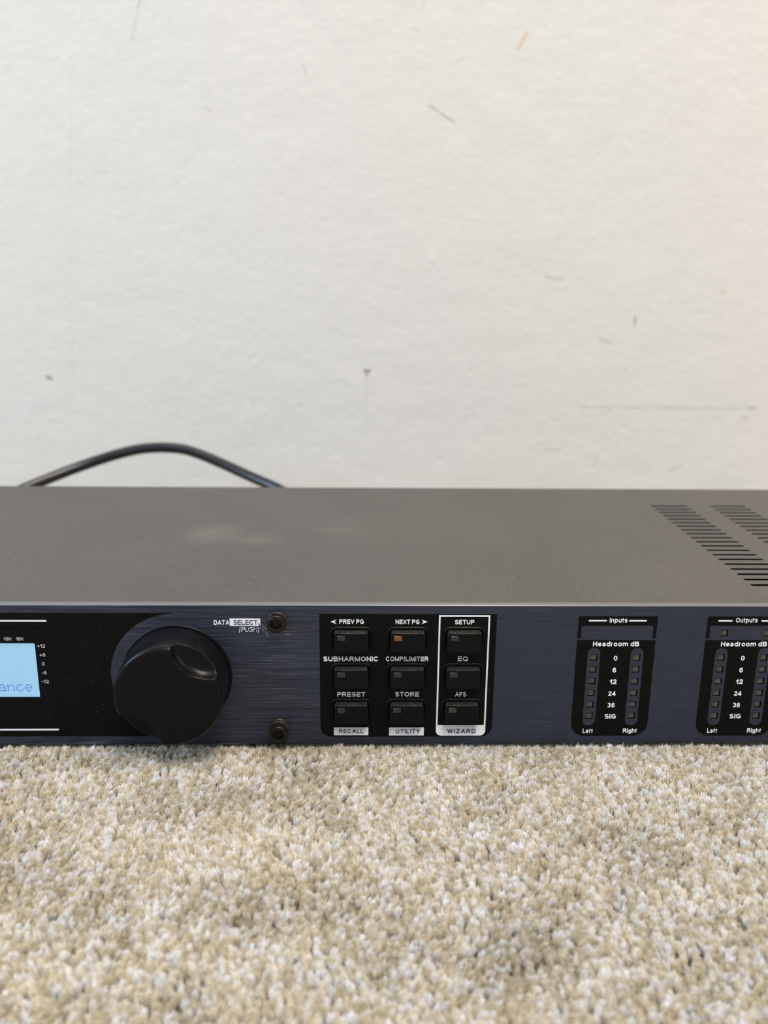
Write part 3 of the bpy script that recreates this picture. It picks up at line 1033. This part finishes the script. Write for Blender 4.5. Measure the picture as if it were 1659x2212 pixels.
sc = strokes('scratch', [(-29.2, 38.2, -28.3, 36.9, 0.18), (-28.4, 37.0, -27.6, 36.2, 0.22), (-29.3, 37.0, -28.2, 35.6, 0.20), (-28.3, 35.8, -26.9, 34.7, 0.24),
                         (-27.9, 34.6, -26.8, 33.9, 0.14), (-22.4, 34.7, -21.8, 35.2, 0.14), (-22.2, 34.9, -20.9, 35.0, 0.12)], 'scratch', front, -0.02, 0)
sc['label'] = 'curved scratch beside the data label'
strokes('scratch', [(-30.1, 38.5, -29.4, 37.4, 0.30), (-33.0, 36.2, -31.8, 36.9, 0.28), (-31.5, 36.1, -30.2, 36.8, 0.22), (-31.0, 37.1, -30.1, 36.2, 0.22)], 'panel', front, -0.14, 0)


# ---------------------------------------------------------------- screws
def screw(x, z, p, washer):
    prof = [(1.62, -p + 1.4), (1.62, -p + 0.06), (1.72, -p), (2.42, -p), (2.58, -p + 0.14), (2.6, -p + 0.3), (2.6, -0.02), (1.0, -0.02)]
    bm = lathe(prof, 48)
    # knurl the side, make the socket six-sided
    for v in bm.verts:
        a = math.atan2(v.co.z, v.co.x)
        r = math.hypot(v.co.x, v.co.z) / MM
        y = v.co.y / MM
        if r < 1.7:
            k = 1.0 / math.cos((a + math.pi / 6) % (math.pi / 3) - math.pi / 6)
            s = k * 0.93
            v.co.x *= s
            v.co.z *= s
        elif r > 2.55 and y > -p + 0.2:
            s = 1.0 + 0.015 * (1 if int(round(a / (2 * math.pi) * 48)) % 2 else -1)
            v.co.x *= s
            v.co.z *= s
    # socket floor
    vs = [bm.verts.new((1.62 * MM * math.cos(2 * math.pi * k / 12), (-p + 1.35) * MM, 1.62 * MM * math.sin(2 * math.pi * k / 12))) for k in range(12)]
    bm.faces.new(vs)
    o = new_obj('screw', mesh_from(bm, 'screw'), M['screw'], unit, (x * MM, 0, z * MM))
    wp = [(1.5, 0.0), (washer, 0.0), (washer, -0.75), (washer - 0.12, -0.9), (1.5, -0.9)]
    new_obj('washer', mesh_from(lathe(wp, 48), 'washer'), M['rust'], o)
    return o


s1 = screw(-24.6, 39.1, 3.0, 2.85)
s1['label'] = 'black socket head screw above'
s2 = screw(-24.7, 5.25, 4.4, 3.25)
s2['label'] = 'black socket head screw below, standing further out on a tarnished washer'
bmw = lathe([(1.5, -1.0), (2.95, -1.0), (2.98, -1.6), (2.75, -1.75), (1.5, -1.75)], 48)
new_obj('washer', mesh_from(bmw, 'washer'), M['rust'], s2)

# ---------------------------------------------------------------- keypad
kp = flat('printed_block', [rrect(-12.6, 38.2, 2.33, 41.24, 3.3, 10, (1, 1, 0, 0))] +
          [rrect(x - 6.15, x + 6.15, z - 4.02, z + 4.02, 2.05) for _, _, x, z in BTN], -0.05, 0.0, 'black', front)
kp['label'] = 'glossy black print around the nine buttons'
wz = flat('printed_frame', [rrect(21.55, 36.25, 2.60, 40.88, 1.7, 8, (1, 1, 0, 0)), rect(22.02, 35.78, 6.08, 40.42)], -0.09, -0.05, 'white', front)
wz['label'] = 'white line frame with a filled band below'
for l, r_, b, t_ in [(-8.64, 1.55, 2.80, 5.38), (7.70, 18.0, 2.68, 5.34)]:
    flat('printed_label', [rect(l, r_, b, t_)], -0.09, -0.05, 'white', front)
for s, l, r_, b, t_, mt, bo in [
    ('PREV PG', -6.9, 0.08, 38.20, 39.62, 'white', 0.22), ('NEXT PG', 9.12, 16.0, 38.18, 39.57, 'white', 0.22),
    ('SETUP', 26.18, 31.75, 38.12, 39.52, 'white', 0.215), ('SUBHARMONIC', -11.54, 4.19, 26.62, 28.12, 'white', 0.20),
    ('COMP/LIMITER', 6.52, 18.8, 26.67, 28.11, 'white', 0.20), ('EQ', 27.37, 30.35, 26.68, 28.15, 'white', 0.17),
    ('PRESET', -7.59, 0.61, 15.40, 16.86, 'white', 0.20), ('STORE', 9.36, 16.31, 15.40, 16.90, 'white', 0.215),
    ('AFS', 26.9, 30.18, 15.38, 16.84, 'white', 0.19), ('RECALL', -7.09, 0.08, 3.48, 4.90, 'navy', 0.175),
    ('UTILITY', 9.69, 16.86, 3.37, 4.84, 'navy', 0.175), ('WIZARD', 24.89, 33.43, 3.41, 4.81, 'navy', 0.19)]:
    lettering(s, l, r_, b, t_, y=-0.10 if mt == 'white' else -0.13, mat=mt, bold=bo, parent=front, gap=0.17 if mt == 'white' else 0.30)
flat('printed_arrow', [[(-9.45, 38.87), (-7.69, 39.55), (-8.25, 38.87), (-7.69, 38.14)]], -0.09, -0.05, 'white', front)
flat('printed_arrow', [[(18.38, 38.87), (16.58, 39.55), (17.15, 38.87), (16.58, 38.14)]], -0.09, -0.05, 'white', front)


def rounded_section(w, h, r, rb, n=5):
    return rrect(-w, w, -h, h, r, n)


def loft(sections):
    bm = bmesh.new()
    rings = []
    for pts in sections:
        rings.append([bm.verts.new((x * MM, y * MM, z * MM)) for x, y, z in pts])
    for a, b in zip(rings, rings[1:]):
        n = len(a)
        for i in range(n):
            bm.faces.new((a[i], a[(i + 1) % n], b[(i + 1) % n], b[i]))
    return bm, rings


def button_meshes():
    # rubber skirt with a raised rolled rim and a groove
    secs = []
    for inset, y in ((0.0, 1.6), (0.0, -0.05), (0.10, -0.32), (0.32, -0.42), (0.58, -0.36), (0.85, -0.15), (1.00, 0.25)):
        secs.append([(x, y, z) for x, z in rrect(-6.1 + inset, 6.1 - inset, -4.0 + inset, 4.0 - inset, max(0.7, 2.05 - inset), 5)])
    bm, rings = loft(secs)
    bm.faces.new(rings[-1])
    bmesh.ops.recalc_face_normals(bm, faces=bm.faces)
    skirt = mesh_from(bm, 'button_skirt', True)
    # cap: narrow block with a slightly domed front face, crisp front edge
    secs = []
    for ins, y in ((0.0, 0.2), (0.10, -1.95), (0.16, -2.12), (0.32, -2.2), (0.55, -2.2)):
        ring = []
        for x, z in rrect(-5.05 + ins, 5.05 - ins, -3.35 + ins, 3.0 - ins, 0.75, 5):
            # subdivided straight edges come later; dome in x
            ring.append((x, y, z))
        secs.append(ring)
    # resample each ring with extra points along the long edges so that the dome shows
    def resample(r, n=10):
        out = []
        m_ = len(r)
        for i in range(m_):
            a, b = r[i], r[(i + 1) % m_]
            k = n if i in (5, 17) else 1
            for j in range(k):
                t = j / k
                out.append((a[0] + (b[0] - a[0]) * t, a[1], a[2] + (b[2] - a[2]) * t))
        return out
    secs = [resample(s) for s in secs]
    secs = [[(x, (y - 0.32 * (1 - (x / 5.05) ** 2) if y < -1 else y), z) for x, y, z in s] for s in secs]
    bm, rings = loft(secs)
    # fill the front with strips in x so that it stays domed
    top = sorted([v for v in rings[-1] if v.co.z > 2.3 * MM], key=lambda v: v.co.x)
    f = bm.faces.new(rings[-1])
    bmesh.ops.triangulate(bm, faces=[f])
    bmesh.ops.recalc_face_normals(bm, faces=bm.faces)
    cap = mesh_from(bm, 'button_cap', True)
    for p in cap.polygons:
        if abs(p.normal.y) > 0.9:
            p.use_smooth = True
    # indicator window
    bm = bmesh.new()
    bx(bm, -1.42, 1.42, -0.06, 0.3, -0.75, 0.75)
    bmesh.ops.bevel(bm, geom=[e for e in bm.edges], offset=0.05 * MM, segments=1, affect='EDGES')
    ind = mesh_from(bm, 'indicator')
    return skirt, cap, ind


skm, capm, indm = button_meshes()
skm.materials.append(M['button'])
capm.materials.append(M['button'])
for row, colm, x, z in BTN:
    b = new_obj('button', skm, None, unit, (x * MM, 0, z * MM))
    new_obj('button_cap', capm, None, b)
    im = indm.copy()
    mt = 'smoke'
    if (row, colm) == (0, 1):
        mt = 'amber'
    if (row, colm) == (2, 2):
        mt = 'green'
    im.materials.append(M[mt])
    ind = new_obj('indicator', im, None, b, (-2.55 * MM, -2.42 * MM, 1.35 * MM))
    if mt == 'amber':
        ind['label'] = 'amber indicator window'
    if mt == 'green':
        ind['label'] = 'dark green indicator window'

# ---------------------------------------------------------------- meters
bm = bmesh.new()
bx(bm, -0.88, 0.88, 0.25, 2.4, -0.88, 0.88)
bmesh.ops.bevel(bm, geom=[e for e in bm.edges], offset=0.12 * MM, segments=2, affect='EDGES')
ledm = mesh_from(bm, 'led')
ledm.materials.append(M['led'])
rl = random.Random(3)
for x, z in LEDS:
    o = new_obj('led', ledm, None, unit, ((x - 0.06) * MM, 0, (z - 0.04) * MM))
    o.rotation_euler = (rl.gauss(0, 0.03), rl.gauss(0, 0.03), rl.gauss(0, 0.03))
# dark backing behind the led holes
bm = bmesh.new()
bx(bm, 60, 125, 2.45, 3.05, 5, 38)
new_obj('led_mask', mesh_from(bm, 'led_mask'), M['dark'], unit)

for i, mx in enumerate(METERS):
    R_ = mx + 22.85
    up_ = flat('printed_frame', [[(mx, 33.83), (mx + 1.02, 33.83), (mx + 1.02, 37.74), (R_ - 1.02, 37.74), (R_ - 1.02, 33.83), (R_, 33.83), (R_, 40.63), (mx, 40.63)]],
               -0.05, 0.0, 'black', front)
    up_['label'] = 'black bracket-shaped print above the meter'
    lp = [rrect(mx - 0.02, R_, 2.43, 33.26, 4.2, 10, (1, 1, 0, 0))]
    for cxo in (5.22, 17.85):
        lp.append(slot_loop(mx + cxo, 5.88, 30.84, 1.87))
    lo_ = flat('printed_block', lp, -0.05, 0.0, 'black', front)
    lo_['label'] = 'black print around two upright meter columns'
    lettering('Headroom dB', mx + 4.67, mx + 18.15, 31.34, 32.81, y=-0.10, parent=front, bold=0.21)
    for s, l, r_, zb in [('0', 11.05, 12.15, 26.86), ('6', 11.02, 12.1, 23.09), ('12', 10.45, 12.5, 19.37), ('24', 10.37, 12.52, 15.55), ('36', 10.41, 12.57, 11.80), ('SIG', 9.87, 13.2, 8.13)]:
        lettering(s, mx + l, mx + r_, zb, zb + 1.5, y=-0.10, parent=front, bold=0.21)
    lettering('Left', mx + 3.65, mx + 6.62, 3.40, 4.82, y=-0.10, parent=front, bold=0.19)
    lettering('Right', mx + 15.68, mx + 19.83, 3.45, 4.87, y=-0.10, parent=front, bold=0.19)
    if i == 0:
        lettering('Inputs', 70.72, 75.85, 38.70, 40.15, y=-0.10, parent=front, bold=0.19)
        ll = ((64.66, 69.95), (76.3, 81.5))
    else:
        lettering('Outputs', 107.34, 113.65, 38.78, 40.22, y=-0.10, parent=front, bold=0.19)
        ll = ((102.24, 106.4), (114.78, 118.9))
    for l, r_ in ll:
        flat('printed_line', [rrect(l, r_, 39.07, 39.53, 0.2, 3)], -0.09, -0.05, 'white', front)

# specks of dust on the front
bm = bmesh.new()
rd = random.Random(11)
spots = []
for i in range(190):
    x, z = rd.uniform(-105, 122), rd.uniform(1.5, 43)
    if rd.random() < 0.35:
        x, z = rd.uniform(-86, -73), rd.uniform(8, 37)
    if any(abs(x - bx_) < 6.3 and abs(z - bz_) < 4.2 for _, _, bx_, bz_ in BTN) or math.hypot(x - KX, z - KZ) < 16 or (-105 < x < -93.5 and 14 < z < 33):
        continue
    if any(abs(x - a) < 1.3 and abs(z - b) < 1.3 for a, b in LEDS):
        continue
    L, a = rd.uniform(0.05, 0.22), rd.uniform(0, 3.14)
    w = rd.uniform(0.04, 0.09)
    yb = -0.06
    dx, dz = math.cos(a) * L / 2, math.sin(a) * L / 2
    nx_, nz_ = -math.sin(a) * w / 2, math.cos(a) * w / 2
    ring = [(x - dx, z - dz), (x + nx_, z + nz_), (x + dx, z + dz), (x - nx_, z - nz_)]
    base = [bm.verts.new((px * MM, yb * MM, pz * MM)) for px, pz in ring]
    tip = bm.verts.new((x * MM, (yb - 0.05) * MM, z * MM))
    for k in range(4):
        bm.faces.new((base[k], base[(k + 1) % 4], tip))
ds = new_obj('dust_specks', mesh_from(bm, 'dust_specks'), M['dust'], front)
ds['kind'] = 'stuff'

# ---------------------------------------------------------------- power cable
pts = [(-0.020, 0.1785, 0.022), (-0.023, 0.194, 0.0195), (-0.030, 0.214, 0.0165), (-0.0395, 0.229, 0.0180), (-0.0487, 0.237, 0.0213), (-0.0589, 0.243, 0.0238), (-0.0699, 0.249, 0.0273),
       (-0.0838, 0.255, 0.0321), (-0.0947, 0.258, 0.0360), (-0.1042, 0.260, 0.0385), (-0.1148, 0.260, 0.0392), (-0.1254, 0.260, 0.0387),
       (-0.1345, 0.259, 0.0372), (-0.1446, 0.257, 0.0346), (-0.1548, 0.255, 0.0314), (-0.1665, 0.250, 0.0276), (-0.176, 0.243, 0.0243), (-0.1848, 0.235, 0.0215),
       (-0.200, 0.222, 0.0150), (-0.220, 0.205, 0.0075), (-0.245, 0.190, 0.0030), (-0.285, 0.180, 0.0026), (-0.40, 0.165, 0.0026)]
cu = bpy.data.curves.new('power_cable', 'CURVE')
cu.dimensions = '3D'
cu.bevel_depth = 0.0030
cu.bevel_resolution = 5
cu.resolution_u = 6
sp = cu.splines.new('NURBS')
sp.points.add(len(pts) - 1)
for p, c in zip(sp.points, pts):
    p.co = (*c, 1)
sp.order_u = 4
sp.use_endpoint_u = True
cu.use_fill_caps = True
tmp = bpy.data.objects.new('tmp', cu)
cme = bpy.data.meshes.new_from_object(tmp)
bpy.data.objects.remove(tmp)
cme.materials.clear()
for p in cme.polygons:
    p.use_smooth = True
cab_root = bpy.data.objects.new('power_cable', None)
COL.objects.link(cab_root)
cab_root.location = (-0.02, 0.15, 0.0)
tag(cab_root, 'black power cable arching up behind the rack unit in front of the wall', 'cable')
o = new_obj('cord', cme, M['cable'], cab_root, (0.02, -0.15, 0))
bm = bmesh.new()
secs = []
for y, w, h in ((144.6, 9.5, 7.0), (146.0, 12.0, 9.0), (160.0, 12.0, 9.0), (163.0, 9.0, 7.0), (166.0, 5.0, 5.0), (180.0, 3.4, 3.4)):
    secs.append([(x, y, z) for x, z in rrect(-w, w, -h, h, min(w, h) * 0.35, 5)])
bm, rings = loft(secs)
bm.faces.new(rings[0])
bm.faces.new(rings[-1])
bmesh.ops.recalc_face_normals(bm, faces=bm.faces)
new_obj('plug', mesh_from(bm, 'plug', True), M['cable'], cab_root, (0, -0.15, 0.022))
